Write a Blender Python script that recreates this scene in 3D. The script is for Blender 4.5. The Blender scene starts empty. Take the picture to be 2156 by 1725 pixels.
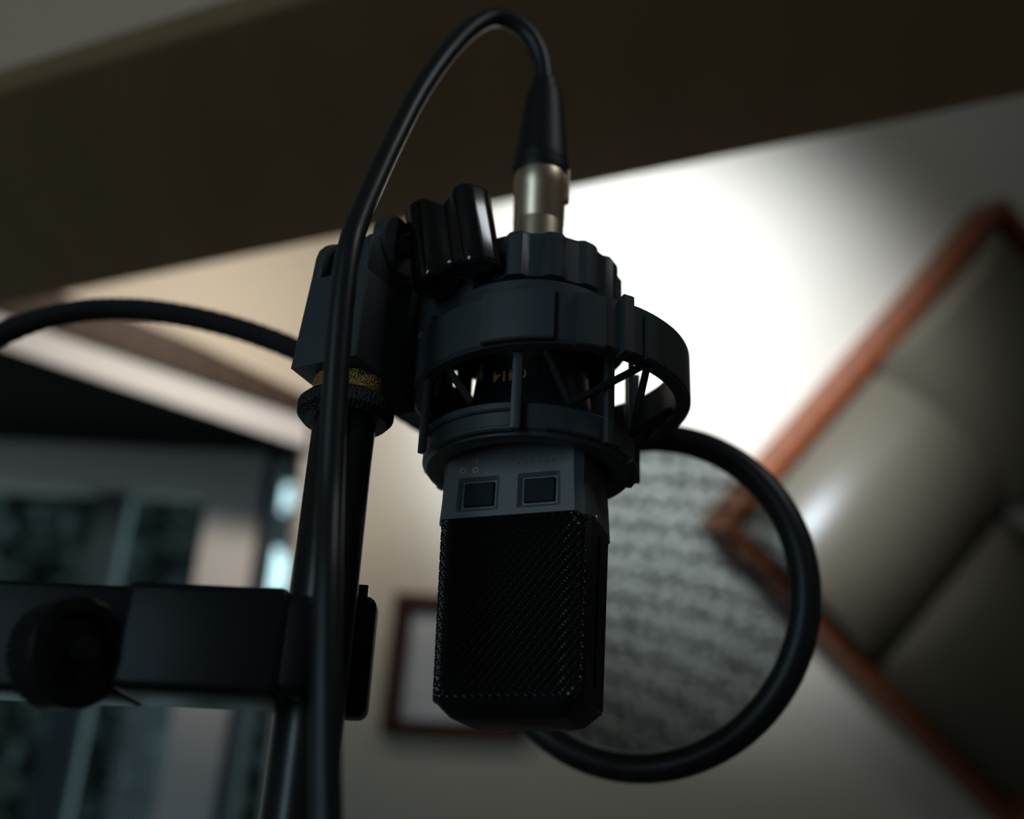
import bpy, bmesh, math, random
from mathutils import Vector, Matrix

random.seed(7)
SC = bpy.context.scene
COL = SC.collection

# ------------------------------------------------------------------ camera
FPX = 2300.0
TH, RO = math.radians(25), math.radians(2.85)
CAM = Vector((0, 0, 1.25))
FW = Vector((0, math.cos(TH), math.sin(TH)))
U0 = Vector((0, -math.sin(TH), math.cos(TH)))
R0 = Vector((1, 0, 0))
RT = R0 * math.cos(RO) + U0 * math.sin(RO)
UP = U0 * math.cos(RO) - R0 * math.sin(RO)
cd = bpy.data.cameras.new('camera')
cam = bpy.data.objects.new('camera', cd)
COL.objects.link(cam)
m = Matrix.Identity(4)
for i, v in enumerate((RT, UP, -FW)):
    for j in range(3):
        m[j][i] = v[j]
m.translation = CAM
cam.matrix_world = m
cd.sensor_width = 36.0
cd.lens = FPX / 2156.0 * 36.0
cd.clip_start = 0.01
cd.dof.use_dof = True
cd.dof.focus_distance = 0.388
cd.dof.aperture_fstop = 4.0
cd.dof.aperture_blades = 0
SC.camera = cam

# ------------------------------------------------------------------ world, lights, exposure
SC.view_settings.view_transform = 'Standard'
SC.view_settings.look = 'None'
SC.view_settings.exposure = 0.0
SC.view_settings.gamma = 1.0
SC.view_settings.use_curve_mapping = False
w = bpy.data.worlds.new('dusk_sky')
SC.world = w
w.use_nodes = True
w.node_tree.nodes['Background'].inputs[0].default_value = (0.62, 0.80, 0.82, 1)
w.node_tree.nodes['Background'].inputs[1].default_value = 2.6

def area(name, loc, target, size, power, color, size_y=None, spread=180):
    l = bpy.data.lights.new(name, 'AREA')
    l.energy = power
    l.color = color
    l.size = size
    if size_y:
        l.shape = 'RECTANGLE'
        l.size_y = size_y
    else:
        l.shape = 'DISK'
    l.spread = math.radians(spread)
    o = bpy.data.objects.new(name, l)
    COL.objects.link(o)
    o.location = loc
    o.rotation_euler = (Vector(target) - Vector(loc)).to_track_quat('-Z', 'Y').to_euler()
    return o

# spot light for the bright patch on the slope
def spot(name, loc, target, angle, blend, power, color, radius):
    l = bpy.data.lights.new(name, 'SPOT')
    l.energy = power
    l.color = color
    l.spot_size = math.radians(angle)
    l.spot_blend = blend
    l.shadow_soft_size = radius
    o = bpy.data.objects.new(name, l)
    COL.objects.link(o)
    o.location = loc
    o.rotation_euler = (Vector(target) - Vector(loc)).to_track_quat('-Z', 'Y').to_euler()
    return o
spot('slope_patch_spot', (0.12, 0.50, 2.01), (0.23, 1.45, 2.06), 54, 1.0, 140.0, (0.78, 0.88, 1.0), 0.085)  # unseen spot added above the beam to brighten the slope
# added warm fill, unseen above the beam, brightens the left of the slope
area('warm_slope_fill', (-0.42, 0.74, 2.02), (-0.40, 1.40, 1.84), 0.14, 1.25, (1.0, 0.89, 0.75), None, 90)
# weak daylight of the window behind the camera
area('rear_window_daylight', (-1.42, -1.6, 1.45), (0.0, 0.4, 1.4), 0.6, 10.0, (0.58, 0.84, 1.0), 1.9)
area('knob_highlight_light', (0.86, 0.04, 2.62), (0.0, 0.4, 1.45), 0.30, 1.8, (0.88, 0.95, 1.0), 0.30)  # added light overhead on the right, placed for the wing knob's highlight

# ------------------------------------------------------------------ helpers
def ray(x, y):
    return FW + RT * ((x - 1078) / FPX) - UP * ((y - 862.5) / FPX)

def P(x, y, Y):
    d = ray(x, y)
    return CAM + d * (Y / d.y)

WORLD = {}

def obj(name, bm, mat, parent=None, smooth=None):
    bmesh.ops.recalc_face_normals(bm, faces=bm.faces)
    me = bpy.data.meshes.new(name)
    xs = [v.co.copy() for v in bm.verts]
    lo = Vector((min(v.x for v in xs), min(v.y for v in xs), min(v.z for v in xs)))
    hi = Vector((max(v.x for v in xs), max(v.y for v in xs), max(v.z for v in xs)))
    c = (lo + hi) / 2
    for v in bm.verts:
        v.co -= c
    bm.to_mesh(me)
    bm.free()
    me.materials.append(mat)
    if smooth is not None:
        for p in me.polygons:
            p.use_smooth = True
        try:
            me.set_sharp_from_angle(angle=math.radians(smooth))
        except Exception:
            pass
    o = bpy.data.objects.new(name, me)
    COL.objects.link(o)
    WORLD[o.name] = c
    if parent:
        o.parent = parent
        o.location = c - WORLD[parent.name]
    else:
        o.location = c
    return o

def thing(name, loc, label, cat, group=None):
    o = bpy.data.objects.new(name, None)
    o.empty_display_size = 0.05
    COL.objects.link(o)
    o.location = loc
    WORLD[o.name] = Vector(loc)
    o['label'] = label
    o['category'] = cat
    if group:
        o['group'] = group
    return o

def struct(o):
    o['kind'] = 'structure'
    return o

def bm_box(c, ax, ay, az, hx, hy, hz, bevel=0.0, seg=2, bm=None):
    """box centred at c with half sizes along three unit axes"""
    b = bmesh.new()
    c = Vector(c)
    ax, ay, az = Vector(ax), Vector(ay), Vector(az)
    vs = [b.verts.new(c + ax * hx * i + ay * hy * j + az * hz * k) for i in (-1, 1) for j in (-1, 1) for k in (-1, 1)]
    for f in ((0, 1, 3, 2), (4, 6, 7, 5), (0, 4, 5, 1), (2, 3, 7, 6), (0, 2, 6, 4), (1, 5, 7, 3)):
        b.faces.new([vs[i] for i in f])
    bmesh.ops.recalc_face_normals(b, faces=b.faces)
    if bevel:
        bmesh.ops.bevel(b, geom=b.edges[:], offset=bevel, segments=seg, affect='EDGES', profile=0.5)
    return join(bm, b)

def join(bm, b):
    if bm is None:
        return b
    mp = {}
    for v in b.verts:
        mp[v] = bm.verts.new(v.co)
    for f in b.faces:
        try:
            bm.faces.new([mp[v] for v in f.verts])
        except ValueError:
            pass
    b.free()
    return bm

X, Y, Z = Vector((1, 0, 0)), Vector((0, 1, 0)), Vector((0, 0, 1))

def bm_lathe(c, axis, prof, n=64, a0=0.0, a1=2 * math.pi, rad=None, bm=None, cap=True):
    """profile list of (r, h) revolved about axis through c; rad(angle) scales r"""
    b = bmesh.new()
    axis = Vector(axis).normalized()
    if abs(axis.z) > 0.9:
        e1, e2 = X.copy(), Y.copy()
        e1 = (e1 - axis * e1.dot(axis)).normalized()
        e2 = axis.cross(e1)
    else:
        e1 = axis.cross(Z).normalized()
        e2 = axis.cross(e1)
    full = abs(a1 - a0) > 2 * math.pi - 1e-4
    k = n if full else n + 1
    rings = []
    for i in range(k):
        a = a0 + (a1 - a0) * i / n
        s = rad(a) if rad else 1.0
        d = e1 * math.cos(a) + e2 * math.sin(a)
        rings.append([b.verts.new(Vector(c) + d * (r * s) + axis * h) for r, h in prof])
    closed = (prof[0] == prof[-1])
    for i in range(n):
        A, B = rings[i], rings[(i + 1) % k]
        for j in range(len(prof) - 1):
            b.faces.new((A[j], B[j], B[j + 1], A[j + 1]))
    if full and cap and not closed:
        for j in (0, -1):
            if prof[j][0] > 1e-6:
                try:
                    b.faces.new([r[j] for r in rings])
                except ValueError:
                    pass
    if not full and cap:
        for r in (rings[0], rings[-1]):
            try:
                b.faces.new(r if not closed else r[:-1])
            except ValueError:
                pass
    bmesh.ops.remove_doubles(b, verts=b.verts, dist=1e-7)
    return join(bm, b)

def ring_prof(ri, ro, z0, z1, ch=0.0008):
    return [(ri, z0), (ro - ch, z0), (ro, z0 + ch), (ro, z1 - ch), (ro - ch, z1), (ri, z1), (ri, z0)]

def bm_tube(pts, r, n=12, bm=None, cap=True):
    b = bmesh.new()
    pts = [Vector(p) for p in pts]
    rr = r if isinstance(r, (list, tuple)) else [r] * len(pts)
    t0 = (pts[1] - pts[0]).normalized()
    ref = Z if abs(t0.z) < 0.9 else X
    nrm = (ref - t0 * ref.dot(t0)).normalized()
    rings = []
    for i, p in enumerate(pts):
        if i == 0:
            t = t0
        elif i == len(pts) - 1:
            t = (pts[i] - pts[i - 1]).normalized()
        else:
            t = (pts[i + 1] - pts[i - 1]).normalized()
        nrm = (nrm - t * nrm.dot(t)).normalized()
        bn = t.cross(nrm)
        rings.append([b.verts.new(p + (nrm * math.cos(2 * math.pi * k / n) + bn * math.sin(2 * math.pi * k / n)) * rr[i]) for k in range(n)])
    for A, B in zip(rings, rings[1:]):
        for k in range(n):
            b.faces.new((A[k], A[(k + 1) % n], B[(k + 1) % n], B[k]))
    if cap:
        b.faces.new(rings[0])
        b.faces.new(rings[-1])
    return join(bm, b)

def spline(pts, sub=10):
    pts = [Vector(p) for p in pts]
    q = [pts[0] * 2 - pts[1]] + pts + [pts[-1] * 2 - pts[-2]]
    out = []
    for i in range(1, len(q) - 2):
        p0, p1, p2, p3 = q[i - 1:i + 3]
        for k in range(sub):
            t = k / sub
            out.append(0.5 * ((2 * p1) + (p2 - p0) * t + (2 * p0 - 5 * p1 + 4 * p2 - p3) * t * t + (3 * p1 - p0 - 3 * p2 + p3) * t ** 3))
    out.append(pts[-1])
    return out

def bm_prism(poly, e1, e2, e3, c, h0, h1, bevel=0.0, seg=2, bm=None):
    """polygon (a, b) in the plane c + e1 a + e2 b, extruded along e3 from h0 to h1"""
    b = bmesh.new()
    A = [b.verts.new(Vector(c) + e1 * p[0] + e2 * p[1] + e3 * h0) for p in poly]
    B = [b.verts.new(Vector(c) + e1 * p[0] + e2 * p[1] + e3 * h1) for p in poly]
    n = len(poly)
    f0 = b.faces.new(A)
    f1 = b.faces.new(B)
    for i in range(n):
        b.faces.new((A[i], A[(i + 1) % n], B[(i + 1) % n], B[i]))
    bmesh.ops.recalc_face_normals(b, faces=b.faces)
    if bevel:
        es = [e for e in b.edges if f0 in e.link_faces or f1 in e.link_faces]
        bmesh.ops.bevel(b, geom=es, offset=bevel, segments=seg, affect='EDGES', profile=0.5)
    return join(bm, b)

def bm_quad_solid(q, n, d, bm=None):
    """four (or more) coplanar points pushed along n by d"""
    b = bmesh.new()
    A = [b.verts.new(Vector(p)) for p in q]
    B = [b.verts.new(Vector(p) + n * d) for p in q]
    k = len(q)
    b.faces.new(A)
    b.faces.new(B)
    for i in range(k):
        b.faces.new((A[i], A[(i + 1) % k], B[(i + 1) % k], B[i]))
    return join(bm, b)

# ------------------------------------------------------------------ materials
def mat(name, col, rough=0.5, metal=0.0, spec=0.5, noise=0.0, nscale=40.0, bump=0.0, bscale=300.0, coat=0.0):
    mm = bpy.data.materials.new(name)
    mm.use_nodes = True
    nt = mm.node_tree
    bs = nt.nodes['Principled BSDF']
    bs.inputs['Roughness'].default_value = rough
    bs.inputs['Metallic'].default_value = metal
    bs.inputs['Specular IOR Level'].default_value = spec
    bs.inputs['Coat Weight'].default_value = coat
    tc = nt.nodes.new('ShaderNodeTexCoord')
    nz = nt.nodes.new('ShaderNodeTexNoise')
    nz.inputs['Scale'].default_value = nscale
    nz.inputs['Detail'].default_value = 4
    nt.links.new(tc.outputs['Object'], nz.inputs['Vector'])
    mx = nt.nodes.new('ShaderNodeMix')
    mx.data_type = 'RGBA'
    a = [max(0, c * (1 - noise)) for c in col]
    b = [min(1, c * (1 + noise)) for c in col]
    mx.inputs[6].default_value = (*a, 1)
    mx.inputs[7].default_value = (*b, 1)
    nt.links.new(nz.outputs['Fac'], mx.inputs[0])
    nt.links.new(mx.outputs[2], bs.inputs['Base Color'])
    if bump:
        n2 = nt.nodes.new('ShaderNodeTexNoise')
        n2.inputs['Scale'].default_value = bscale
        nt.links.new(tc.outputs['Object'], n2.inputs['Vector'])
        bp = nt.nodes.new('ShaderNodeBump')
        bp.inputs['Strength'].default_value = bump
        bp.inputs['Distance'].default_value = 0.001
        nt.links.new(n2.outputs['Fac'], bp.inputs['Height'])
        nt.links.new(bp.outputs['Normal'], bs.inputs['Normal'])
    return mm

def wood(name, c1, c2, rough=0.55, scale=6.0):
    mm = mat(name, c1, rough)
    nt = mm.node_tree
    wv = nt.nodes.new('ShaderNodeTexWave')
    wv.inputs['Scale'].default_value = scale
    wv.inputs['Distortion'].default_value = 6
    wv.inputs['Detail'].default_value = 3
    tc = [n for n in nt.nodes if n.type == 'TEX_COORD'][0]
    nt.links.new(tc.outputs['Object'], wv.inputs['Vector'])
    mx = [n for n in nt.nodes if n.type == 'MIX'][0]
    mx.inputs[6].default_value = (*c1, 1)
    mx.inputs[7].default_value = (*c2, 1)
    nt.links.new(wv.outputs['Fac'], mx.inputs[0])
    return mm

M_plastic = mat('matt_black_plastic', (0.050, 0.060, 0.066), 0.42, noise=0.1, bump=0.05, bscale=1500)
M_block = mat('satin_black_plastic', (0.050, 0.062, 0.068), 0.45, noise=0.08, bump=0.06, bscale=2000)
M_gloss = mat('glossy_black_plastic', (0.010, 0.010, 0.011), 0.16, noise=0.1)
M_knob = mat('polished_black_plastic', (0.010, 0.010, 0.011), 0.13, spec=1.0, noise=0.1)
M_clamp = mat('black_moulded_plastic', (0.010, 0.012, 0.013), 0.40, spec=0.2, noise=0.1)
M_body = mat('grey_black_enamel', (0.135, 0.15, 0.16), 0.42, noise=0.08, bump=0.05, bscale=2500)
M_dark = mat('dark_recess', (0.010, 0.012, 0.014), 0.5)
M_side = mat('black_enamel_frame', (0.012, 0.013, 0.014), 0.45, spec=0.18)
M_screen = mat('smoked_window', (0.012, 0.020, 0.026), 0.55, spec=0.15)
M_upper = mat('glossy_dark_blue_enamel', (0.012, 0.016, 0.024), 0.22)
M_wire = mat('black_wire', (0.07, 0.07, 0.07), 0.28, metal=0.9, noise=0.3, nscale=900)
M_gold = mat('bronze_wire', (0.55, 0.26, 0.08), 0.35, metal=0.8, noise=0.2)
M_orange = mat('orange_print', (1.0, 0.50, 0.10), 0.5)
M_pinkprint = mat('pale_print', (0.62, 0.42, 0.32), 0.5)
M_hoop = mat('black_hoop', (0.016, 0.020, 0.022), 0.45)
M_cable = mat('black_rubber', (0.016, 0.019, 0.022), 0.40, noise=0.15, nscale=200)
M_boot = mat('black_rubber_boot', (0.008, 0.009, 0.010), 0.5)
M_nickel = mat('nickel', (0.92, 0.74, 0.55), 0.38, metal=1.0, noise=0.05)
M_steel = mat('black_steel_tube', (0.016, 0.017, 0.018), 0.28, metal=0.2)
M_brass = mat('knurled_brass', (0.45, 0.30, 0.10), 0.35, metal=0.9, noise=0.6, nscale=900, bump=1.0, bscale=1400)
M_knurl = mat('knurled_black', (0.012, 0.013, 0.013), 0.35, metal=0.3, bump=0.8, bscale=1200)
M_elastic = mat('black_elastic', (0.010, 0.011, 0.012), 0.8)
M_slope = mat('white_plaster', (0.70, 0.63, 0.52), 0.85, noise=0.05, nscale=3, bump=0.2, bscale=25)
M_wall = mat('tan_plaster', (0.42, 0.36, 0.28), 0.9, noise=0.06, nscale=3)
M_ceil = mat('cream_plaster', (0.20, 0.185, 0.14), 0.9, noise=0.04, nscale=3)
M_floor = wood('oak_floor', (0.16, 0.09, 0.05), (0.10, 0.055, 0.03))
M_beam = wood('dark_brown_wood', (0.32, 0.20, 0.096), (0.30, 0.187, 0.09), 0.7, 3)
M_brown = wood('brown_trim_wood', (0.055, 0.026, 0.013), (0.04, 0.019, 0.010), 0.5, 8)
M_white = mat('white_trim_paint', (0.80, 0.78, 0.79), 0.5)
M_soffit = mat('shade_black_boards', (0.020, 0.024, 0.025), 0.8)  # near-black colour stands in for the shade inside the recess
M_winframe = mat('grey_window_paint', (0.62, 0.59, 0.58), 0.55, noise=0.05)
M_orangewood = wood('orange_brown_wood', (0.22, 0.050, 0.010), (0.16, 0.036, 0.008), 0.4, 10)
M_tile = mat('cream_tile', (0.155, 0.13, 0.09), 0.36, noise=0.05, nscale=8)
M_picframe = wood('dark_red_wood', (0.07, 0.018, 0.010), (0.045, 0.012, 0.008), 0.45, 12)
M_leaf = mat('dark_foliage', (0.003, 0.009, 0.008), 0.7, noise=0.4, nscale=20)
M_bark = mat('bark', (0.03, 0.02, 0.015), 0.9)

def glass_mat():
    mm = bpy.data.materials.new('window_glass')
    mm.use_nodes = True
    nt = mm.node_tree
    nt.nodes.clear()
    out = nt.nodes.new('ShaderNodeOutputMaterial')
    mix = nt.nodes.new('ShaderNodeMixShader')
    tr = nt.nodes.new('ShaderNodeBsdfTransparent')
    gl = nt.nodes.new('ShaderNodeBsdfGlossy')
    fr = nt.nodes.new('ShaderNodeFresnel')
    tr.inputs[0].default_value = (0.80, 0.88, 0.90, 1)
    gl.inputs['Roughness'].default_value = 0.03
    fr.inputs['IOR'].default_value = 1.2
    nt.links.new(fr.outputs[0], mix.inputs[0])
    nt.links.new(tr.outputs[0], mix.inputs[1])
    nt.links.new(gl.outputs[0], mix.inputs[2])
    nt.links.new(mix.outputs[0], out.inputs[0])
    return mm
M_glass = glass_mat()

def screen_mat():
    """double layer of nylon gauze: see-through with moire bands"""
    mm = bpy.data.materials.new('nylon_gauze')
    mm.use_nodes = True
    nt = mm.node_tree
    nt.nodes.clear()
    L = nt.links.new
    out = nt.nodes.new('ShaderNodeOutputMaterial')
    mix = nt.nodes.new('ShaderNodeMixShader')
    tr = nt.nodes.new('ShaderNodeBsdfTransparent')
    df = nt.nodes.new('ShaderNodeBsdfDiffuse')
    df.inputs[0].default_value = (0.014, 0.020, 0.024, 1)
    tr.inputs[0].default_value = (0.84, 0.96, 1.0, 1)
    tc = nt.nodes.new('ShaderNodeTexCoord')
    w1 = nt.nodes.new('ShaderNodeTexWave')
    w1.wave_type = 'RINGS'
    w1.rings_direction = 'Y'
    w1.inputs['Scale'].default_value = 22
    w1.inputs['Distortion'].default_value = 3.0
    w1.inputs['Detail'].default_value = 2
    w1.inputs['Detail Scale'].default_value = 9
    mp = nt.nodes.new('ShaderNodeMapping')
    mp.inputs['Location'].default_value = (0.05, 0, 0.13)
    mp.inputs['Scale'].default_value = (0.8, 1.0, 1.25)
    L(tc.outputs['Object'], mp.inputs[0])
    L(mp.outputs[0], w1.inputs['Vector'])
    n1 = nt.nodes.new('ShaderNodeTexNoise')
    n1.inputs['Scale'].default_value = 75
    n1.inputs['Detail'].default_value = 2
    mp2 = nt.nodes.new('ShaderNodeMapping')
    mp2.inputs['Scale'].default_value = (2.2, 1.0, 0.9)
    L(tc.outputs['Object'], mp2.inputs[0])
    L(mp2.outputs[0], n1.inputs['Vector'])
    a = nt.nodes.new('ShaderNodeMath')
    a.operation = 'MULTIPLY_ADD'
    L(w1.outputs['Fac'], a.inputs[0])
    a.inputs[1].default_value = 0.10
    a.inputs[2].default_value = 0.64
    b = nt.nodes.new('ShaderNodeMath')
    b.operation = 'MULTIPLY_ADD'
    L(n1.outputs['Fac'], b.inputs[0])
    b.inputs[1].default_value = 0.20
    L(a.outputs[0], b.inputs[2])
    b.use_clamp = True
    L(b.outputs[0], mix.inputs[0])
    L(tr.outputs[0], mix.inputs[1])
    L(df.outputs[0], mix.inputs[2])
    L(mix.outputs[0], out.inputs[0])
    return mm
M_gauze = screen_mat()

def print_mat():
    mm = mat('grey_print', (0.62, 0.61, 0.62), 0.6)
    nt = mm.node_tree
    nz = [n for n in nt.nodes if n.type == 'TEX_NOISE'][0]
    nz.inputs['Scale'].default_value = 16
    mx = [n for n in nt.nodes if n.type == 'MIX'][0]
    mx.inputs[6].default_value = (0.55, 0.56, 0.58, 1)
    mx.inputs[7].default_value = (0.88, 0.87, 0.89, 1)
    return mm
M_print = print_mat()

# ------------------------------------------------------------------ room shell
YAW, TILT = math.radians(-16), math.radians(23)
SN = Vector((-math.sin(YAW) * math.cos(TILT), -math.cos(YAW) * math.cos(TILT), -math.sin(TILT)))  # into the room
SO = P(1180, 1600, 1.8)
SE1 = Vector((math.cos(YAW), -math.sin(YAW), 0))
SE2 = SE1.cross(SN)
if SE2.z < 0:
    SE2 = -SE2

def S(x, y, off=0.0):
    """point of the sloped wall seen at a pixel, lifted off it by off"""
    d = ray(x, y)
    o = SO + SN * off
    return CAM + d * (SN.dot(o - CAM) / SN.dot(d))

def uv(p):
    return ((p - SO).dot(SE1), (p - SO).dot(SE2))

A0, A1, A2 = S(-1100, 373), S(640, 941), S(560, 1800)
u0, v0 = uv(A0)
u1, v1 = uv(A1)
u2, v2 = uv(A2)
VB, VT = -1.72, 1.60          # foot and head of the slope
UL, UR = -1.93, 2.45
vl = v0 + (UL - u0) * (v1 - v0) / (u1 - u0)
ur2 = u2 + (VB - v2) * (u2 - u1) / (v2 - v1) * 0.0
poly = [(UL, vl), (u1, v1), (u2, v2), (u2, VB), (UR, VB), (UR, VT), (UL, VT)]
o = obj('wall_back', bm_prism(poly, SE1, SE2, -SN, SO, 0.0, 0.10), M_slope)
struct(o)
# room box
XL, XR, YF, ZC = -1.75, 2.3, -2.1, 2.75
struct(obj('floor', bm_box((0.3, 0.9, -0.05), X, Y, Z, 2.3, 3.1, 0.05), M_floor))
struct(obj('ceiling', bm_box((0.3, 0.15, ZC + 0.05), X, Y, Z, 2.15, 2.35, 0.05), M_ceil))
struct(obj('wall_left', bm_box((XL - 0.05, 0.5, 1.375), X, Y, Z, 0.05, 2.7, 1.375), M_wall))
struct(obj('wall_right', bm_box((XR + 0.05, 0.5, 1.375), X, Y, Z, 0.05, 2.7, 1.375), M_wall))
struct(obj('wall_front', bm_box((0.3, YF - 0.05, 1.375), X, Y, Z, 2.15, 0.05, 1.375), M_wall))

# recess with the window on the left
YW = 1.78
B0, B1 = P(-1100, 922, YW), P(628, 962, YW)
bm = bmesh.new()
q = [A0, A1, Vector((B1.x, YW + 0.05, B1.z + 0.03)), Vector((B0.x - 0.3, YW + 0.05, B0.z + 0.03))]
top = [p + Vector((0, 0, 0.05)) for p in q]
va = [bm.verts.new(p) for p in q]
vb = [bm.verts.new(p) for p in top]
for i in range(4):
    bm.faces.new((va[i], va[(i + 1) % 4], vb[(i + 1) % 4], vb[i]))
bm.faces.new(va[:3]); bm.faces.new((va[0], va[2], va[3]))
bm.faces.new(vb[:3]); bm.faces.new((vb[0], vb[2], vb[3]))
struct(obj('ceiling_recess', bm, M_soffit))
win = thing('window_1', P(300, 1500, YW), 'grey framed dark window set in the recess on the left', 'window')
del win['category']
struct(win)
zt = P(490, 950, YW).z
zr = P(490, 1042, YW).z
zb = 0.9
sx0, sx1 = P(436, 1200, YW).x, P(556, 1200, YW).x
sx0, sx1 = P(428, 1100, YW).x, P(548, 1100, YW).x
lx = -1.745
def wbox(name, x0, x1, z0, z1, mt, y0=0.0, d=0.05, parent=win, bev=0.004):
    return obj(name, bm_box(((x0 + x1) / 2, YW + y0 + d / 2, (z0 + z1) / 2), X, Y, Z, (x1 - x0) / 2, d / 2, (z1 - z0) / 2, bev), mt, parent)
wbox('top_rail', lx, sx1, zr, zt, M_winframe)
wbox('stile', sx0, sx1, zb, zr, M_winframe)
wbox('bottom_rail', lx, sx1, zb - 0.09, zb, M_winframe)
wbox('glass', lx, sx0, zb, zr, M_glass, 0.02, 0.006, bev=0)
mx0, mx1 = P(70, 1600, YW).x, P(150, 1600, YW).x
wbox('mullion', mx0, mx1, zb, zr, mat('blue_grey_paint', (0.05, 0.065, 0.075), 0.6), 0.024, 0.03)
# narrow side light between the stile and the slope
jx0, jx1 = sx1, P(575, 1100, YW).x
sx3 = P(652, 1000, YW).x
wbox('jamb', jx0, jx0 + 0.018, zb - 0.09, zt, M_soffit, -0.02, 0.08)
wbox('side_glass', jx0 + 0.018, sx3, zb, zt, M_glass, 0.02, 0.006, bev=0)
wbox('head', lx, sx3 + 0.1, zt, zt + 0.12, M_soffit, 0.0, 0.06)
wbox('sill', lx, sx3 + 0.1, zb - 0.2, zb - 0.09, M_winframe, 0.0, 0.08)
struct(obj('wall_recess', bm_box((sx3 + 0.05, YW + 0.03, 1.2), X, Y, Z, 0.05, 0.06, 1.2), M_winframe))

struct(obj('wall_under_window', bm_box(((lx + sx3 + 0.1) / 2, YW + 0.03, 0.35), X, Y, Z, (sx3 + 0.1 - lx) / 2, 0.03, 0.35), M_wall))
ck = [A1, A2, Vector((sx3 + 0.01, YW + 0.02, A2.z)), Vector((sx3 + 0.01, YW + 0.02, A1.z + 0.12))]
bm = bmesh.new()
fr_ = [bm.verts.new(p) for p in ck]
bk_ = [bm.verts.new(p + X * 0.02) for p in ck]
for a, b_, c in ((0, 1, 2), (0, 2, 3)):
    bm.faces.new((fr_[a], fr_[b_], fr_[c]))
    bm.faces.new((bk_[a], bk_[b_], bk_[c]))
for a in range(4):
    bm.faces.new((fr_[a], fr_[(a + 1) % 4], bk_[(a + 1) % 4], bk_[a]))
struct(obj('wall_recess_side', bm, M_winframe))

# painted trim along the slanting top edge of the recess
def slope_strip(name, pts, off, mt):
    q = [S(*p) for p in pts]
    return struct(obj(name, bm_quad_solid(q, SN, off), mt))
slope_strip('trim_1', [(-1100, 362), (645, 942), (648, 876), (-1100, 280)], 0.022, M_white)
slope_strip('trim_2', [(-1100, 280), (648, 876), (652, 838), (420, 728), (290, 676), (-1100, 214)], 0.035, M_brown)

# overhead beam
bd = Vector((1.0046, -0.4363, 0)).normalized()
bn = Vector((-bd.y, bd.x, 0))
ZB = 1.87
bf = Vector((-0.604, 1.121, 0)).dot(bn)
bnr = Vector((-0.449, 0.738, 0)).dot(bn)
bc = bn * (bf + bnr) / 2 + bd * 0.37 + Z * (ZB + 0.014)
beam = obj('ceiling_beam', bm_box(bc, bd, bn, Z, 1.87, (bf - bnr) / 2, 0.014, 0.006, 3), M_beam, smooth=40)
beam['label'] = 'wide dark brown wooden beam crossing overhead above the microphone'
beam['category'] = 'beam'

# ------------------------------------------------------------------ framed picture on the slope
pc = [S(812, 1256), S(1112, 1250), S(1112, 1546), S(812, 1546)]
us = [uv(p) for p in pc]
ua, ub = (us[0][0] + us[3][0]) / 2, (us[1][0] + us[2][0]) / 2
va_, vb_ = (us[2][1] + us[3][1]) / 2, (us[0][1] + us[1][1]) / 2
PT = math.radians(3.0)
PCC = SO + SE1 * (ua + ub) / 2 + SE2 * (va_ + vb_) / 2
PE1 = SE1 * math.cos(PT) + SE2 * math.sin(PT)
PE2 = SE2 * math.cos(PT) - SE1 * math.sin(PT)
pic = thing('framed_picture', PCC - PE2 * (vb_ - va_) / 2, 'small grey print in a dark red wooden frame behind the microphone', 'picture')
fw = 0.022
def srect(name, a0, a1, b0, b1, h0, h1, mt, parent, bev=0.0015):
    c = PCC + PE1 * ((a0 + a1) / 2 - (ua + ub) / 2) + PE2 * ((b0 + b1) / 2 - (va_ + vb_) / 2) + SN * (h0 + h1) / 2
    return obj(name, bm_box(c, PE1, PE2, SN, (a1 - a0) / 2, (b1 - b0) / 2, (h1 - h0) / 2, bev), mt, parent)
srect('frame_rail', ua, ub, vb_ - fw, vb_, 0.002, 0.026, M_picframe, pic)
srect('frame_rail', ua, ub, va_, va_ + fw, 0.002, 0.026, M_picframe, pic)
srect('frame_rail', ua, ua + fw, va_ + fw, vb_ - fw, 0.002, 0.026, M_picframe, pic)
srect('frame_rail', ub - fw, ub, va_ + fw, vb_ - fw, 0.002, 0.026, M_picframe, pic)
srect('print', ua + fw, ub - fw, va_ + fw, vb_ - fw, 0.003, 0.012, M_print, pic, 0)

# ------------------------------------------------------------------ wooden framed panel of curved tiles
T = 0.30
PL, PM, PCn = S(1497, 1106, 0.04), S(1800, 757, 0.04), S(2098, 1088, 0.04)
g1 = (PM - PL).normalized()
g2 = SN.cross(g1)
if g2.dot(PCn - PM) < 0:
    g2 = -g2
T1 = (PM - PL).length
ctr = PL + (g1 + g2) * T1
panel = thing('acoustic_panel', ctr, 'diamond hung wooden frame holding curved cream acoustic tiles', 'acoustic panel')
rw = 0.020
for s, e, f in ((-1, g2, g1), (1, g2, g1), (-1, g1, g2), (1, g1, g2)):
    c = ctr + e * s * (T1 - rw / 2 + 0.004) + SN * 0.002
    obj('frame_rail', bm_box(c, f, e, SN, T1 + (0.006 if e is g2 else -rw + 0.002), rw / 2, 0.042, 0.002), M_orangewood, panel)
obj('back_board', bm_box(ctr - SN * 0.030, g1, g2, SN, T1 - rw, T1 - rw, 0.006), M_brown, panel)
def curved_tile(c, ax, cr, hs):
    bm = bmesh.new()
    n = 20
    R = 0.19
    half = hs
    prof = []
    amax = math.asin(half / R)
    for i in range(n + 1):
        a = -amax + 2 * amax * i / n
        prof.append((R * math.sin(a), R * (math.cos(a) - math.cos(amax))))
    pts = prof + [(half, -0.02), (-half, -0.02)]
    return bm_prism(pts, cr, SN, ax, c, -hs, hs, 0.003)
hs = (T1 - rw) / 2 - 0.001
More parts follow.
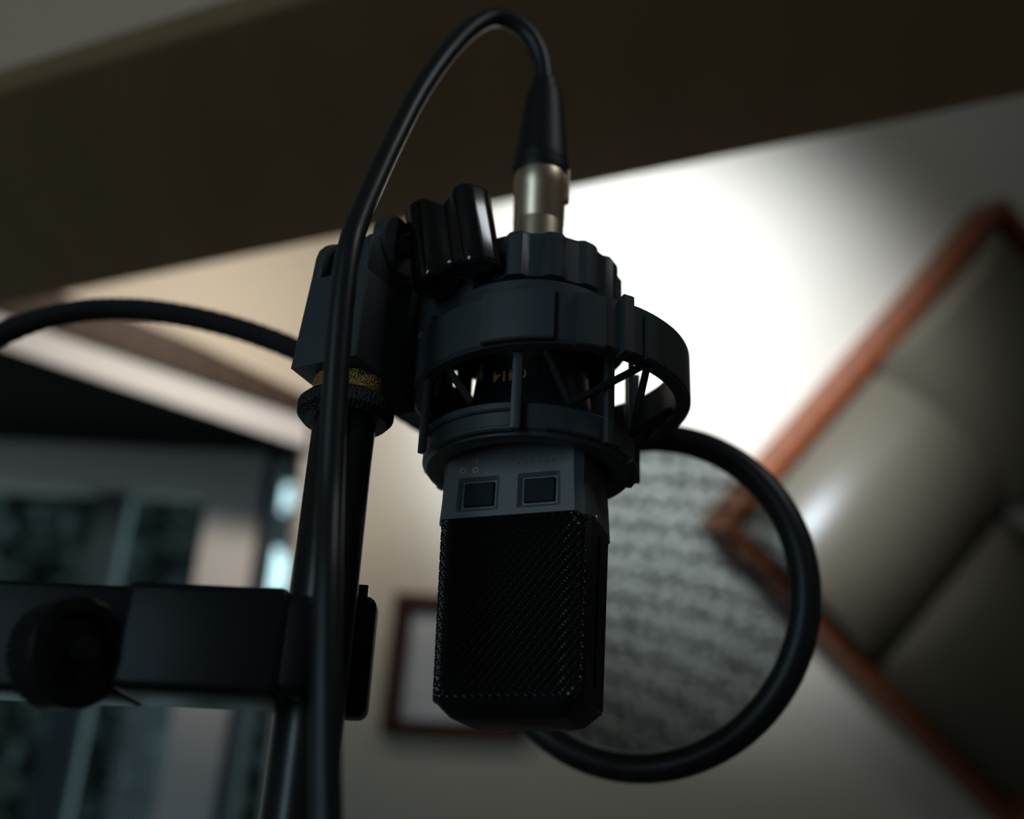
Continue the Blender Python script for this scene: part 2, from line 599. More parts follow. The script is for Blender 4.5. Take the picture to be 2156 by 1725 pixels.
for s, t, ax, cr in ((-1, -1, g1, g2), (1, -1, g2, g1), (-1, 1, g2, g1), (1, 1, g1, g2)):
    c = ctr + g1 * s * (hs + 0.001) + g2 * t * (hs + 0.001) - SN * 0.002
    obj('curved_tile', curved_tile(c, ax, cr, hs), M_tile, panel, 35)

# ------------------------------------------------------------------ tree outside the window
tree = thing('garden_tree', (-1.9, 5.2, 0), 'dark leafy tree outside the window', 'tree')
bm = bmesh.new()
rnd = random.Random(3)
def leafquad(b, p, s):
    d = Vector((rnd.gauss(0, 1), rnd.gauss(0, 1), rnd.gauss(0, 1))).normalized()
    e = d.cross(Vector((rnd.gauss(0, 1), rnd.gauss(0, 1), rnd.gauss(0, 1)))).normalized()
    g = d.cross(e) * 0.4
    vs = [b.verts.new(p + x) for x in (e * s, g * s, e * -s, g * -s)]
    b.faces.new(vs)
gaps = [(P(588, 1052, 5.0), 0.105), (P(572, 1125, 5.0), 0.065), (P(585, 1195, 5.0), 0.11), (P(568, 1228, 5.0), 0.11)]
def clear(p):
    """the crown is thin where the sky shows through"""
    sx = p.x * 5.0 / p.y
    sz = 1.25 + (p.z - 1.25) * 5.0 / p.y
    return any((sx - g.x) ** 2 + (sz - g.z) ** 2 < r * r for g, r in gaps)
for i in range(50000):
    p = Vector((rnd.uniform(-3.2, -0.6), rnd.uniform(4.6, 5.6), rnd.uniform(1.0, 4.2)))
    if clear(p):
        continue
    leafquad(bm, p, rnd.uniform(0.06, 0.10))
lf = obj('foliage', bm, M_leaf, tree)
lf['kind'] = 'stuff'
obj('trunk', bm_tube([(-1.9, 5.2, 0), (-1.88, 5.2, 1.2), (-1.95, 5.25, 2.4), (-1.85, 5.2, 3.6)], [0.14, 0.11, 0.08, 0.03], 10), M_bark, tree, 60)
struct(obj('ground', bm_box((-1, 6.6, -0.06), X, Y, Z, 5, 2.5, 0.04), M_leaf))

# ------------------------------------------------------------------ microphone
Y0 = 0.38
AX = P(1112, 1000, Y0).x
AXIS = Vector((AX, Y0, 0))
PH = math.radians(20)
MU = Vector((math.cos(PH), -math.sin(PH), 0))
MN = Vector((-math.sin(PH), -math.cos(PH), 0))

def zrow(y, r, x=1112):
    return P(x, y, Y0 - r).z

def rrect(hu, hv, r, k=6):
    pts = []
    for cx, cy, a in ((hu - r, hv - r, 0), (-hu + r, hv - r, 90), (-hu + r, -hv + r, 180), (hu - r, -hv + r, 270)):
        for i in range(k + 1):
            t = math.radians(a + 90 * i / k)
            pts.append((cx + r * math.cos(t), cy + r * math.sin(t)))
    return pts

def loft(secs, bm=None, cap=True):
    """secs: list of (z, list of (u, v)) in the microphone frame"""
    b = bmesh.new()
    rows = [[b.verts.new(AXIS + MU * u + MN * v + Z * z) for u, v in pts] for z, pts in secs]
    n = len(rows[0])
    for A, B in zip(rows, rows[1:]):
        for i in range(n):
            b.faces.new((A[i], A[(i + 1) % n], B[(i + 1) % n], B[i]))
    if cap:
        b.faces.new(rows[0])
        b.faces.new(rows[-1])
    return join(bm, b)

ZG0 = zrow(1488, 0.022)        # foot of the grille
ZG1 = zrow(1082, 0.022)        # where the grille meets the body
ZBT = ZG1 + 0.034
mic = thing('microphone', AXIS + Z * ZG0, 'black large-diaphragm studio microphone hanging upside down in its cradle', 'microphone')
HU, HV = 0.0262, 0.0200
def slim(bmx):
    for v in bmx.verts:
        t = max(0.0, (ZG1 - v.co.z) / (ZG1 - ZG0))
        f = 1 - 0.05 * t
        v.co.x = AX + (v.co.x - AX) * f
        v.co.y = Y0 + (v.co.y - Y0) * f
    return bmx
# inner dark basket
obj('capsule_basket', slim(loft([(ZG0 + 0.003, rrect(HU - 0.004, HV - 0.004, 0.005)), (ZG1, rrect(HU - 0.003, HV - 0.003, 0.005))])), M_dark, mic, 40)

# woven wire grille: two families of diagonal wires
RC = 0.0055
def face_path(sign, ext=0.006):
    """outline from one side frame over the face to the other, as a polyline with lengths"""
    pts = []
    vs = HV - RC
    pts.append((-HU, vs - ext))
    pts.append((-HU, vs))
    for i in range(1, 9):
        a = math.pi - math.pi / 2 * i / 8
        pts.append((-HU + RC + RC * math.cos(a), vs + RC * math.sin(a)))
    for i in range(0, 9):
        a = math.pi / 2 - math.pi / 2 * i / 8
        pts.append((HU - RC + RC * math.cos(a), vs + RC * math.sin(a)))
    pts.append((HU, vs - ext))
    pts = [(u, v * sign) for u, v in pts]
    L = [0.0]
    for a, b in zip(pts, pts[1:]):
        L.append(L[-1] + math.hypot(b[0] - a[0], b[1] - a[1]))
    return pts, L

def path_at(pts, L, s):
    s = min(max(s, 0), L[-1])
    for i in range(len(L) - 1):
        if s <= L[i + 1]:
            t = (s - L[i]) / max(1e-9, L[i + 1] - L[i])
            return (pts[i][0] + (pts[i + 1][0] - pts[i][0]) * t, pts[i][1] + (pts[i + 1][1] - pts[i][1]) * t)
    return pts[-1]

def grille(sign):
    pts, L = face_path(sign)
    W = L[-1]
    z0, z1 = ZG0 + 0.0032, ZG1 + 0.001
    H = z1 - z0
    pitch = 0.0016
    bm = bmesh.new()
    slope_ = 1.15
    for fam in (1, -1):
        n = int((W + H / slope_) / pitch) + 1
        for k in range(n):
            s_start = -H / slope_ + k * pitch
            ps = []
            steps = 200 if sign > 0 else 48
            for i in range(steps + 1):
                t = i / steps
                s = s_start + t * H / slope_
                if s < 0 or s > W:
                    continue
                zz = z0 + t * H if fam == 1 else z1 - t * H
                u, v = path_at(pts, L, s)
                u2, v2 = path_at(pts, L, s + 0.0004)
                u3, v3 = path_at(pts, L, s - 0.0004)
                tu, tv = u2 - u3, v2 - v3
                l = math.hypot(tu, tv) or 1
                nu, nv = -tv / l * sign, tu / l * sign
                wob = 0.00036 * math.cos(math.pi * (2 * s / pitch - k)) * fam
                ps.append(AXIS + MU * (u + nu * wob) + MN * (v + nv * wob) + Z * zz)
            if len(ps) > 2:
                bm_tube(ps, 0.00042, 4, bm, cap=False)
    return bm
obj('front_grille', slim(grille(1)), M_wire, mic, 80)
g = obj('rear_grille', slim(grille(-1)), M_gold, mic, 80)
g['label'] = 'bronze coloured rear wire grille'
# side frames and foot
for s in (1, -1):
    hv = HV - RC - 0.0005
    poly = [(-hv, 0), (-hv + 0.002, 0.0018), (hv - 0.002, 0.0018), (hv, 0), (hv, -0.004), (-hv, -0.004)]
    bm = bm_prism([(p[0], p[1]) for p in poly], MN, MU * s, Z, AXIS + MU * s * HU, ZG0 + 0.0030, ZG1 + 0.002, 0.0006)
    fr = obj('side_frame', slim(bm), M_side, mic, 35)
    bm = bm_prism([(-0.0016, 0), (0.0016, 0), (0.0016, 0.0010), (-0.0016, 0.0010)], MN, MU * s, Z, AXIS + MU * s * (HU + 0.0014), ZG0 + 0.010, ZG1 - 0.003)
    obj('rib', slim(bm), M_side, fr)
obj('foot_cap', slim(loft([(ZG0 - 0.0025, rrect(HU - 0.0065, HV - 0.0065, 0.004)), (ZG0 - 0.0018, rrect(HU - 0.0045, HV - 0.0045, 0.005)),
                      (ZG0 + 0.0025, rrect(HU - 0.0004, HV - 0.0004, RC)), (ZG0 + 0.0038, rrect(HU + 0.0004, HV + 0.0004, RC))])), M_side, mic, 40)

# switch section of the body with two recessed windows in its front
BU, BV = 0.0278, 0.0212
def sect(d, z, r=0.0045):
    return (z, rrect(BU - d, BV - d, r))
obj('body', loft([(ZG1 - 0.0015, rrect(BU - 0.0015, BV - 0.0015 - 0.0022, 0.004)), (ZG1, rrect(BU, BV - 0.0022, 0.0045)), (ZG1 + 0.012, rrect(BU - 0.0006, BV - 0.0024, 0.0045)), (ZBT, rrect(BU - 0.0020, BV - 0.0030, 0.0045))]), M_body, mic, 35)

def front_plate():
    """front skin: a grid in (u, z) whose two window cells are let in"""
    zz0, zz1 = ZG1, ZBT
    wz0, wz1 = ZG1 + 0.0035, ZG1 + 0.0140
    us_ = [-0.0245, -0.0195, -0.0180, -0.0050, -0.0035, 0.0035, 0.0050, 0.0180, 0.0195, 0.0245]
    zs_ = [zz0, wz0 - 0.0012, wz0, wz1, wz1 + 0.0012, zz1]
    vf = BV
    def depth(i, j):
        win = 2 <= j <= 3 and (2 <= i <= 3 or 6 <= i <= 7)
        return vf - 0.0016 if win else vf
    b = bmesh.new()
    G = [[b.verts.new(AXIS + MU * (u * (1 - 0.06 * (z - zz0) / (zz1 - zz0))) + MN * (depth(i, j) - 0.0006 * (z - zz0) / (zz1 - zz0)) + Z * z) for j, z in enumerate(zs_)] for i, u in enumerate(us_)]
    Bk = [[b.verts.new(AXIS + MU * u + MN * (vf - 0.004) + Z * z) for z in (zz0, zz1)] for u in (us_[0] - 0.002, us_[-1] + 0.002)]
    for i in range(len(us_) - 1):
        for j in range(len(zs_) - 1):
            b.faces.new((G[i][j], G[i + 1][j], G[i + 1][j + 1], G[i][j + 1]))
    n = len(us_) - 1
    for col, bk in ((0, 0), (n, 1)):
        b.faces.new([G[col][j] for j in range(len(zs_))] + [Bk[bk][1], Bk[bk][0]])
    b.faces.new([G[i][0] for i in range(n + 1)] + [Bk[1][0], Bk[0][0]])
    b.faces.new([G[i][-1] for i in range(n + 1)] + [Bk[1][1], Bk[0][1]])
    return b, (wz0, wz1)
fp, (wz0, wz1) = front_plate()
plate = obj('switch_panel', fp, M_body, mic, 25)
for uc in (-0.0115, 0.0115):
    sw = obj('switch_window', bm_box(AXIS + MU * uc * 0.98 + MN * (BV - 0.0012) + Z * (wz0 + wz1) / 2, MU, MN, Z, 0.0056, 0.0006, 0.0044, 0.0003), M_screen, mic)
# screw on the side
obj('screw', bm_lathe(AXIS + MU * BU * 0.995 + MN * 0.006 + Z * (ZG1 + 0.002), MU, [(0.0012, 0), (0.0012, 0.0006), (0.0008, 0.0010), (0.0, 0.0010)], 12), M_nickel, mic, 40)

# upper body inside the cradle
def oval(hu, hv, n=40, e=2.6):
    pts = []
    for i in range(n):
        a = 2 * math.pi * i / n
        c, s = math.cos(a), math.sin(a)
        pts.append((hu * math.copysign(abs(c) ** (2 / e), c), hv * math.copysign(abs(s) ** (2 / e), s)))
    return pts
ZW0, ZW1 = 1.4665, 1.4872
obj('upper_body', loft([(ZBT - 0.0005, oval(0.0240, 0.0172)), (ZBT + 0.010, oval(0.0236, 0.0170)), (ZBT + 0.030, oval(0.0215, 0.0160)), (ZW0 + 0.004, oval(0.0185, 0.0150))]), M_upper, mic, 40)
obj('connector_socket', bm_lathe(AXIS, Z, [(0.0, ZW0), (0.0118, ZW0), (0.0118, ZW1 + 0.004), (0.0110, ZW1 + 0.0052), (0.0, ZW1 + 0.0052)], 40), M_dark, mic, 40)

def text_mesh(name, s, size, loc, xdir, ydir, ndir, mt, parent):
    c = bpy.data.curves.new(name + '_curve', 'FONT')
    c.body = s
    c.size = size
    c.align_x = 'CENTER'
    c.align_y = 'CENTER'
    c.extrude = 0.00004
    c.offset = 0.00010 if len(s) > 1 else 0.00004
    t = bpy.data.objects.new(name + '_tmp', c)
    COL.objects.link(t)
    bpy.context.view_layer.update()
    me = bpy.data.meshes.new_from_object(t)
    bpy.data.objects.remove(t)
    mm = Matrix.Identity(4)
    for i, v in enumerate((xdir, ydir, ndir)):
        for j in range(3):
            mm[j][i] = v[j]
    mm.translation = loc
    me.transform(mm)
    b = bmesh.new()
    b.from_mesh(me)
    return obj(name, b, mt, parent)
zt_ = P(1072, 782, 0.362).z
lt = text_mesh('lettering', 'C414', 0.0062, AXIS - MU * 0.0030 + MN * 0.01735 + Z * zt_, -MU, -Z, MN, M_orange, mic)
lt['label'] = 'orange lettering C414 printed upside down'
zs1 = wz1 + 0.0040
for k, (uu, dz, mt, s) in enumerate(((-0.0185, 0.0, M_pinkprint, 'O'), (-0.0135, 0.0, M_orange, 'O'), (-0.0085, 0.0, M_body, 'O'), (-0.0132, 0.0035, M_pinkprint, 'I'))):
    if mt is M_body:
        continue
    text_mesh('printed_mark', s, 0.0030, AXIS + MU * uu * 0.95 + MN * (BV - 0.00015) + Z * (zs1 + dz), -MU, -Z, MN, mt, mic)
M_dimprint = mat('dim_orange_print', (0.16, 0.07, 0.03), 0.6)
for k in range(6):
    text_mesh('printed_mark', '-', 0.0030, AXIS + MU * (0.0035 + 0.0026 * k) + MN * (BV - 0.00015) + Z * (zs1 + 0.001), -MU, -Z, MN, M_dimprint, mic)

# ------------------------------------------------------------------ shock mount
K = P(748, 748, 0.339)
PS = math.radians(28)
S1 = Vector((math.cos(PS), -math.sin(PS), 0))          # towards the wing knob
S2 = Vector((-math.sin(PS), -math.cos(PS), 0))         # front face
mount = thing('shock_mount', AXIS + Z * 1.39, 'black plastic cradle mount with rings and elastic cords around the microphone', 'shock mount')
NL = 14
def flute(a):
    t = math.cos(NL * a + 0.6)
    return 1.0 + 0.030 * max(-1, min(1, t * 2.2))
obj('locking_wheel', bm_lathe(AXIS, Z, [(0.010, ZW0 + 0.001), (0.030, ZW0), (0.0336, ZW0 + 0.0008), (0.0336, ZW1 - 0.0022), (0.0322, ZW1), (0.0120, ZW1 + 0.0022), (0.0120, ZW0 + 0.001)], 168, rad=flute, cap=False), M_plastic, mount, 30)
# inner ring below the wheel
obj('inner_ring', bm_lathe(AXIS, Z, ring_prof(0.026, 0.0365, 1.4525, 1.4640), 72), M_plastic, mount, 35)
# outer band
OC = Vector((AX + 0.0075, Y0 + 0.001, 0))
zo0, zo1 = 1.4290, 1.4500
band = obj('outer_band', bm_lathe(OC, Z, ring_prof(0.0480, 0.0535, zo0, zo1, 0.0012), 96), M_plastic, mount, 35)
# plates on the front of the band
def arc_plate(c, a0, a1, ri, ro, z0, z1, ch=0.0006, n=12):
    return bm_lathe(c, Z, ring_prof(ri, ro, z0, z1, ch), n, math.radians(a0), math.radians(a1))
obj('band_block', arc_plate(OC, -119, -92, 0.050, 0.0560, zo0 + 0.0005, zo1 - 0.0005), M_block, mount, 30)
obj('band_block', arc_plate(OC, -84, -73, 0.050, 0.0555, zo0 - 0.001, zo1 - 0.0015), M_plastic, mount, 30)
obj('band_block', arc_plate(OC, -66, -62, 0.050, 0.0562, zo0 - 0.001, zo1 + 0.001), M_plastic, mount, 30)
obj('band_block', arc_plate(OC, -55, -50, 0.050, 0.0550, zo0, zo1 - 0.003), M_plastic, mount, 30)
# lower ring
zl0, zl1 = zrow(905, 0.0395), zrow(846, 0.0395)
obj('lower_ring', bm_lathe(AXIS, Z, [(0.0300, zl0 - 0.0005), (0.0340, zl0 - 0.0020), (0.0380, zl0 - 0.0014), (0.0386, zl0), (0.0397, zl0 + 0.0008), (0.0397, zl1 - 0.0008), (0.0389, zl1), (0.0305, zl1), (0.0300, zl0 - 0.0005)], 96), M_plastic, mount, 30)
obj('clip_plate', arc_plate(AXIS, -83, -40, 0.038, 0.0412, zl0 + 0.0002, zl1 - 0.0010), M_block, mount, 30)
obj('clip_plate', arc_plate(AXIS, -160, -96, 0.038, 0.0412, zl1 - 0.0036, zl1 - 0.0004), M_block, mount, 30)
obj('clip_plate', arc_plate(AXIS, -150, -100, 0.038, 0.0412, zl0 - 0.0006, zl0 + 0.0014), M_block, mount, 30)
obj('clip_plate', arc_plate(AXIS, -25, 12, 0.038, 0.0408, zl0 - 0.001, zl0 + 0.0016), M_block, mount, 30)
# posts of the cage
for a in (-98, -51, -2, 50, 100, 150, 204):
    t = math.radians(a)
    d = Vector((math.cos(t), math.sin(t), 0))
    tang = Vector((-d.y, d.x, 0))
    rp = 0.0425 if a in (-98, -51, 204) else 0.0385
    z0p = zl0 - 0.0012
    obj('post', bm_box(AXIS + d * rp + Z * ((z0p + 1.456) / 2), tang, d, Z, 0.0019, 0.0012, (1.456 - z0p) / 2, 0.0006), M_plastic, mount, 40)
    obj('post_foot', bm_box(AXIS + d * (rp - 0.0035) + Z * 1.4545, tang, d, Z, 0.0019, 0.0045, 0.0022, 0.0006), M_plastic, mount, 40)
for px, wd in ((1262, 0.0052), (1331, 0.0030), (1200, 0.0040), (930, 0.0040), (978, 0.0034)):
    c = P(px, 800, 0.402)
    z0p, z1p = zl1 - 0.004, 1.4560
    obj('cage_bar', bm_box((c.x, 0.402, (z0p + z1p) / 2), X, Y, Z, wd, 0.0012, (z1p - z0p) / 2, 0.0005), M_plastic, mount, 40)
# elastic cords zigzagging between outer band and cage
bm = None
na = 14
for i in range(na):
    mid = (360 / na * (i + 0.5) + 6) % 360
    if 234 < mid < 270:
        continue                        # the gap through which the lettering shows
    a0 = math.radians(360 / na * i + 6)
    a1 = math.radians(360 / na * (i + 1) + 6)
    hi = OC + Vector((math.cos(a0), math.sin(a0), 0)) * 0.0472 + Z * (zo0 + 0.004)
    lo = AXIS + Vector((math.cos(a1), math.sin(a1), 0)) * 0.0395 + Z * (zl1 + 0.001)
    if i % 2:
        hi = OC + Vector((math.cos(a1), math.sin(a1), 0)) * 0.0472 + Z * (zo0 + 0.004)
        lo = AXIS + Vector((math.cos(a0), math.sin(a0), 0)) * 0.0395 + Z * (zl1 + 0.001)
    obj('elastic_cord', bm_tube([hi, hi.lerp(lo, 0.5), lo], 0.0014, 8), M_elastic, mount, 60)

# swivel fork ----------------------------------------------------
ZK = K.z
ztop = P(700, 468, 0.345).z
zslot = P(690, 572, 0.345).z
W, D = 0.0285, 0.0340
def taper(bmx):
    for v in bmx.verts:
        t = (v.co.z - ZK) / (ztop - ZK)
        a = (v.co - K).dot(S1)
        na_ = a * (1 - 0.16 * t) - 0.0012 * 0 * t
        v.co += S1 * (na_ - a)
    return bmx
hgt = ztop - ZK
def side_profile(z_lo, rounded=True):
    """(depth behind the front face, height) outline"""
    if not rounded:
        pts = [(0, 0.0)]
        for i in range(9):
            t = i / 8
            pts.append((D * 0.35 + D * 0.85 * t, -0.0006 - 0.0035 * t * t))
        pts += [(D * 1.2, 0.008), (D * 1.12, zslot - ZK), (0.001, zslot - ZK)]
        return pts
    pts = [(0.001, z_lo), (D * 1.12, z_lo), (D * 1.08, hgt - 0.014)]
    R = 0.012
    for i in range(11):
        a = math.radians(180 * i / 10)
        pts.append((0.0190 + 0.0180 * math.cos(a), hgt - 0.0120 + 0.0120 * math.sin(a)))
    return pts
base = bm_prism(side_profile(0, False), -S2, Z, -S1, K, 0.0, W, 0.0008)
base = taper(base)
swv = obj('swivel_base', base, M_block, mount, 30)
for h0, h1, nm in ((0.0, 0.0050, 'fork_plate'), (W - 0.0050, W, 'fork_plate'), (0.0068, W - 0.0068, 'swivel_tongue')):
    b = bm_prism(side_profile(zslot - ZK - 0.0005), -S2, Z, -S1, K + (Z * 0.002 - S2 * 0.003 if nm == 'swivel_tongue' else Vector()), h0, h1, 0.0010)
    obj(nm, taper(b), M_block, mount, 30)
# boss and shaft of the wing knob
zsh = P(830, 488, 0.345).z
SH = K - S2 * 0.0190 + Z * (zsh - ZK)
obj('boss', bm_lathe(SH - S1 * 0.0035, S1, [(0.0, 0), (0.0125, 0), (0.0125, 0.0040), (0.0115, 0.0050), (0, 0.0050)], 40), M_plastic, mount, 35)
KC = P(951, 497, 0.352)
obj('knob_shaft', bm_lathe(SH, (KC - SH).normalized(), [(0.0048, 0), (0.0048, (KC - SH).length - 0.008), (0.0, (KC - SH).length - 0.008)], 28), M_gloss, mount, 40)
wv = (Z * 1.0 - S1 * 0.20).normalized()
wa = (S1 + Z * 0.20 - S2 * 0.1).normalized()
wb = wv.cross(wa)
def peanut(c=0.0088, r=0.0087, neck=0.0058, k=28):
    pts = []
    for i in range(k + 1):
        a = math.radians(-125 + 250 * i / k)
        q_ = r * (1 - 0.16 * math.exp(-((math.degrees(a) + 38) / 34) ** 2))
        pts.append((c + q_ * math.cos(a), q_ * math.sin(a)))
    pts.append((0.0, neck))
    for i in range(k + 1):
        a = math.radians(55 + 250 * i / k)
        pts.append((-c + r * math.cos(a), r * math.sin(a)))
    pts.append((0.0, -neck))
    return pts
bm = bm_prism(peanut(), wa, wb, wv, KC, -0.0215, 0.0170, 0.0024, 4)
for v in bm.verts:       # scalloped ends: the valley dips between the lobes
    h = (v.co - KC).dot(wv)
    a = (v.co - KC).dot(wa)
    dip = 0.0045 * math.exp(-(a / 0.0042) ** 2)
    if h > 0.008:
        v.co -= wv * dip
    elif h < -0.008:
        v.co += wv * dip * 0.8
obj('wing_knob', bm, M_knob, mount, 50)
# arm from the tongue to the band
A_, Bp = P(862, 655, 0.382), P(1000, 662, 0.362)
dv = (Bp - A_)
ln = dv.length
dv.normalize()
sd = Z.cross(dv).normalized()
up2 = dv.cross(sd)
obj('cradle_arm', bm_box((A_ + Bp) / 2, dv, sd, up2, ln / 2, 0.0060, 0.0110, 0.0015), M_plastic, mount, 35)
PX, PY = -0.0600, 0.360
obj('thread_insert', bm_lathe((PX, PY, 0), Z, [(0, ZK - 0.0085), (0.0128, ZK - 0.0085), (0.0132, ZK - 0.0010), (0, ZK - 0.0010)], 48), M_brass, mount, 60)

# ------------------------------------------------------------------ microphone stand
stand = thing('microphone_stand', (PX, PY, 0), 'black steel tube of the stand holding the microphone', 'microphone stand')
zc1 = ZK - 0.0080
def knurl(a):
    return 1.0 + 0.012 * math.cos(60 * a)
obj('lock_ring', bm_lathe((PX, PY, 0), Z, [(0.0, zc1), (0.0150, zc1), (0.0172, zc1 - 0.0022), (0.0172, zc1 - 0.0065), (0.0150, zc1 - 0.0090), (0.0, zc1 - 0.0090)], 240, rad=knurl), M_knurl, stand, 20)
obj('upper_tube', bm_lathe((PX, PY, 0), Z, [(0.0, zc1 - 0.008), (0.0113, zc1 - 0.008), (0.0113, 0.80), (0, 0.80)], 48), M_steel, stand, 40)
obj('key_tab', bm_box((PX + 0.001, PY - 0.0118, zc1 - 0.0165), X, Y, Z, 0.0018, 0.0008, 0.0080, 0.0004), M_block, stand)
obj('clutch', bm_lathe((PX, PY, 0), Z, [(0.0, 0.76), (0.017, 0.76), (0.019, 0.78), (0.019, 0.83), (0.013, 0.86), (0, 0.86)], 40), M_plastic, stand, 40)
obj('lower_tube', bm_lathe((PX, PY, 0), Z, [(0.0, 0.02), (0.0145, 0.02), (0.0145, 0.78), (0, 0.78)], 40), M_steel, stand, 40)
obj('round_base', bm_lathe((PX, PY, 0), Z, [(0.0, 0.0), (0.150, 0.0), (0.152, 0.006), (0.145, 0.014), (0.03, 0.028), (0.0, 0.028)], 64), M_steel, stand, 40)

# ------------------------------------------------------------------ microphone cable with connector
zx0 = ZW1 + 0.0056
zx1 = zrow(338, 0.0115)
cable = thing('microphone_cable', AXIS + Z * zx0, 'black cable with nickel connector looping over the microphone and down the stand', 'cable')
obj('connector_shell', bm_lathe(AXIS, Z, [(0, zx0), (0.0104, zx0), (0.0106, zx0 + 0.004), (0.0106, zx0 + 0.018), (0.0103, zx0 + 0.0184), (0.0103, zx0 + 0.0192), (0.0107, zx0 + 0.0198), (0.0109, zx1 - 0.010), (0.0114, zx1 - 0.009), (0.0116, zx1 - 0.002), (0.0113, zx1), (0, zx1)], 48), M_nickel, cable, 35)
lk = obj('latch', bm_box(AXIS + Vector((0.0108, -0.0025, (zx1 - 0.006) )), Y, X, Z, 0.0022, 0.0016, 0.0080, 0.0007), M_nickel, cable)
zb0, zb1 = zx1 - 0.0005, P(1147, 176, Y0).z
hb = zb1 - zb0
obj('boot', bm_lathe(AXIS, Z, [(0, zb0), (0.0118, zb0), (0.0122, zb0 + 0.002), (0.0122, zb0 + 0.0045), (0.0116, zb0 + 0.0052), (0.0118, zb0 + 0.0062), (0.0114, zb0 + 0.010), (0.0098, zb0 + hb * 0.55), (0.0080, zb0 + hb * 0.86), (0.0066, zb0 + hb * 0.88), (0.0058, zb0 + hb), (0, zb0 + hb)], 48), M_boot, cable, 35)
cp = [(1147, 190, 0.380), (1140, 130, 0.379), (1118, 80, 0.377), (1080, 46, 0.374), (1038, 37, 0.371), (990, 62, 0.366), (935, 120, 0.360), (880, 200, 0.352), (828, 300, 0.342), (786, 390, 0.331), (756, 460, 0.322), (737, 520, 0.3165), (722, 620, 0.3150), (711, 740, 0.3150), (702, 880, 0.3150), (695, 1040, 0.3130), (690, 1200, 0.3050), (687, 1400, 0.3010), (686, 1600, 0.3000), (686, 1800, 0.300)]
pts = [P(*c) for c in cp]
last = pts[-1]
pts += [Vector((last.x, 0.300, last.z - 0.03)), Vector((last.x, 0.300, last.z - 0.09)), Vector((last.x, 0.300, 1.05)), Vector((last.x, 0.302, 0.85)), Vector((last.x - 0.01, 0.31, 0.6)), Vector((last.x + 0.01, 0.32, 0.25)), Vector((last.x + 0.06, 0.18, 0.006)), Vector((last.x + 0.35, 0.0, 0.0045))]
obj('cord', bm_tube(spline(pts, 10), 0.0042, 20), M_cable, cable, 80)

# ------------------------------------------------------------------ pop filter: hoop, gauze, gooseneck and clamp
pop = thing('pop_filter', P(690, 1370, 0.36), 'round black gauze screen on a gooseneck clamped to the stand', 'pop filter')
HC = P(1342, 1252, 0.50)
HA = math.radians(25)
HN = Vector((-math.sin(HA) * math.cos(math.radians(4)), -math.cos(HA) * math.cos(math.radians(4)), -math.sin(math.radians(4))))
HR = 0.0775
h1 = HN.cross(Z).normalized()
h2 = h1.cross(HN)
ringp = [HC + (h1 * math.cos(2 * math.pi * i / 96) + h2 * math.sin(2 * math.pi * i / 96)) * HR for i in range(96)]
b = bmesh.new()
rs = []
for i in range(96):
    d = (h1 * math.cos(2 * math.pi * i / 96) + h2 * math.sin(2 * math.pi * i / 96))
    rs.append([b.verts.new(HC + d * (HR + 0.0068 * math.cos(t)) + HN * 0.0085 * math.sin(t)) for t in [2 * math.pi * k / 16 for k in range(16)]])
for i in range(96):
    for k in range(16):
        b.faces.new((rs[i][k], rs[(i + 1) % 96][k], rs[(i + 1) % 96][(k + 1) % 16], rs[i][(k + 1) % 16]))
obj('hoop', b, M_hoop, pop, 80)
b = bmesh.new()
cv = b.verts.new(HC)
prev = None
for j in range(1, 9):
    r = (HR - 0.004) * j / 8
    cur = [b.verts.new(HC + (h1 * math.cos(2 * math.pi * i / 64) + h2 * math.sin(2 * math.pi * i / 64)) * r) for i in range(64)]
    for i in range(64):
        if prev:
            b.faces.new((prev[i], prev[(i + 1) % 64], cur[(i + 1) % 64], cur[i]))
        else:
            b.faces.new((cv, cur[i], cur[(i + 1) % 64]))
    prev = cur
sc = obj('gauze', b, M_gauze, pop, 80)
sc['label'] = 'see-through double gauze with rippled bands'
# bracket at the top of the hoop
tb = P(1385, 900, 0.485)
obj('bracket', bm_box(tb + Vector((-0.003, 0, 0.001)), (h1 * -1), HN, h2, 0.0095, 0.0075, 0.0075, 0.0015), M_plastic, pop, 40)
obj('bracket_screw', bm_lathe(P(1376, 908, 0.476), -HN * -1, [(0, -0.002), (0.0022, -0.002), (0.0022, 0.001), (0, 0.001)], 14), M_gloss, pop, 40)
gp = [(-190, 1330, 0.352), (-200, 1240, 0.354), (-235, 1130, 0.365), (-265, 1000, 0.390), (-225, 870, 0.420), (-110, 765, 0.445), (40, 688, 0.460), (150, 658, 0.465), (240, 651, 0.468), (340, 657, 0.470), (470, 683, 0.472), (600, 727, 0.472), (730, 790, 0.470), (850, 862, 0.466), (960, 925, 0.468), (1100, 965, 0.472), (1250, 945, 0.480), (1380, 900, 0.486)]
gpts = spline([P(*c) for c in gp], 14)
rad = [0.0056 + 0.00018 * math.cos(i * 2.2) for i in range(len(gpts))]
obj('gooseneck', bm_tube(gpts, rad, 16), M_elastic, pop, 80)
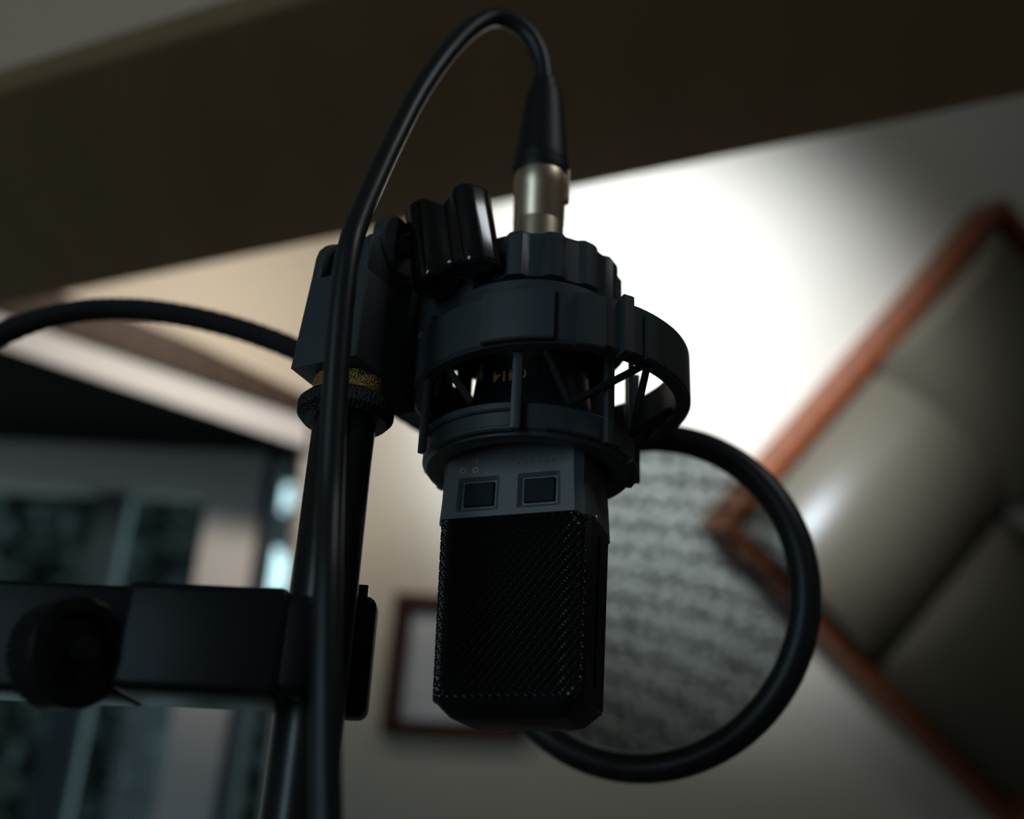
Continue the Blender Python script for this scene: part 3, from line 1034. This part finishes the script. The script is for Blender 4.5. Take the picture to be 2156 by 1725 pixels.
# clamp
zc0, zct = P(420, 1456, 0.329).z, P(420, 1226, 0.329).z
xc0, xc1 = P(225, 1350, 0.322).x, P(588, 1350, 0.322).x
zmid, hz = (zc0 + zct) / 2, (zct - zc0) / 2
b = bm_box(((xc0 + xc1) / 2, 0.346, zmid), X, Y, Z, (xc1 - xc0) / 2, 0.017, hz, 0.0030, 3)
b = bm_box(((xc1 + P(652, 1350, 0.33).x) / 2 - 0.002, 0.3395, zmid), X, Y, Z, (P(652, 1350, 0.33).x - xc1) / 2 + 0.003, 0.0088, hz - 0.0012, 0.0035, 3, bm=b)
b = bm_box(((xc1 - 0.0616) / 2 - 0.004, 0.3740, zmid), X, Y, Z, (-0.0616 - xc1) / 2 + 0.006, 0.0120, hz - 0.0012, 0.002, 3, bm=b)
cl = obj('clamp_body', b, M_clamp, pop, 35)
jz0, jz1 = P(760, 1512, 0.376).z, P(760, 1256, 0.376).z
jx0, jx1 = P(640, 1390, 0.378).x, P(783, 1390, 0.378).x
obj('clamp_jaw', bm_box(((jx0 + jx1) / 2, 0.3795, (jz0 + jz1) / 2), X, Y, Z, (jx1 - jx0) / 2, 0.0070, (jz1 - jz0) / 2, 0.0035, 4), M_clamp, pop, 40)
obj('jaw_pin', bm_box(P(764, 1250, 0.378), X, Y, Z, 0.0022, 0.004, 0.0022, 0.0004), M_gloss, pop)
xa0 = P(-260, 1350, 0.33).x
obj('clamp_arm', bm_box(((xa0 + xc0) / 2 + 0.001, 0.3530, zmid + 0.0006), X, Y, Z, (xc0 - xa0) / 2, 0.0125, hz + 0.0006, 0.0022, 3), M_clamp, pop, 35)
ka = math.radians(52)
KN = Vector((math.sin(ka), -math.cos(ka), 0))
kc = P(150, 1375, 0.326)
def ribs(a):
    return 1.0 + 0.022 * (1 if math.cos(48 * a) > 0 else -1)
kn = obj('thumb_wheel', bm_lathe(kc, KN, [(0, -0.0085), (0.0150, -0.0085), (0.0160, -0.0075), (0.0160, 0.0040), (0.0152, 0.0050), (0.0120, 0.0052), (0.0115, 0.0030), (0, 0.0030)], 384, rad=ribs), M_clamp, pop, 25)
obj('screw_stub', bm_lathe(kc + KN * 0.003, KN, [(0.0035, 0), (0.0035, 0.006), (0.0028, 0.0066), (0, 0.0066)], 24), M_gloss, kn, 40)
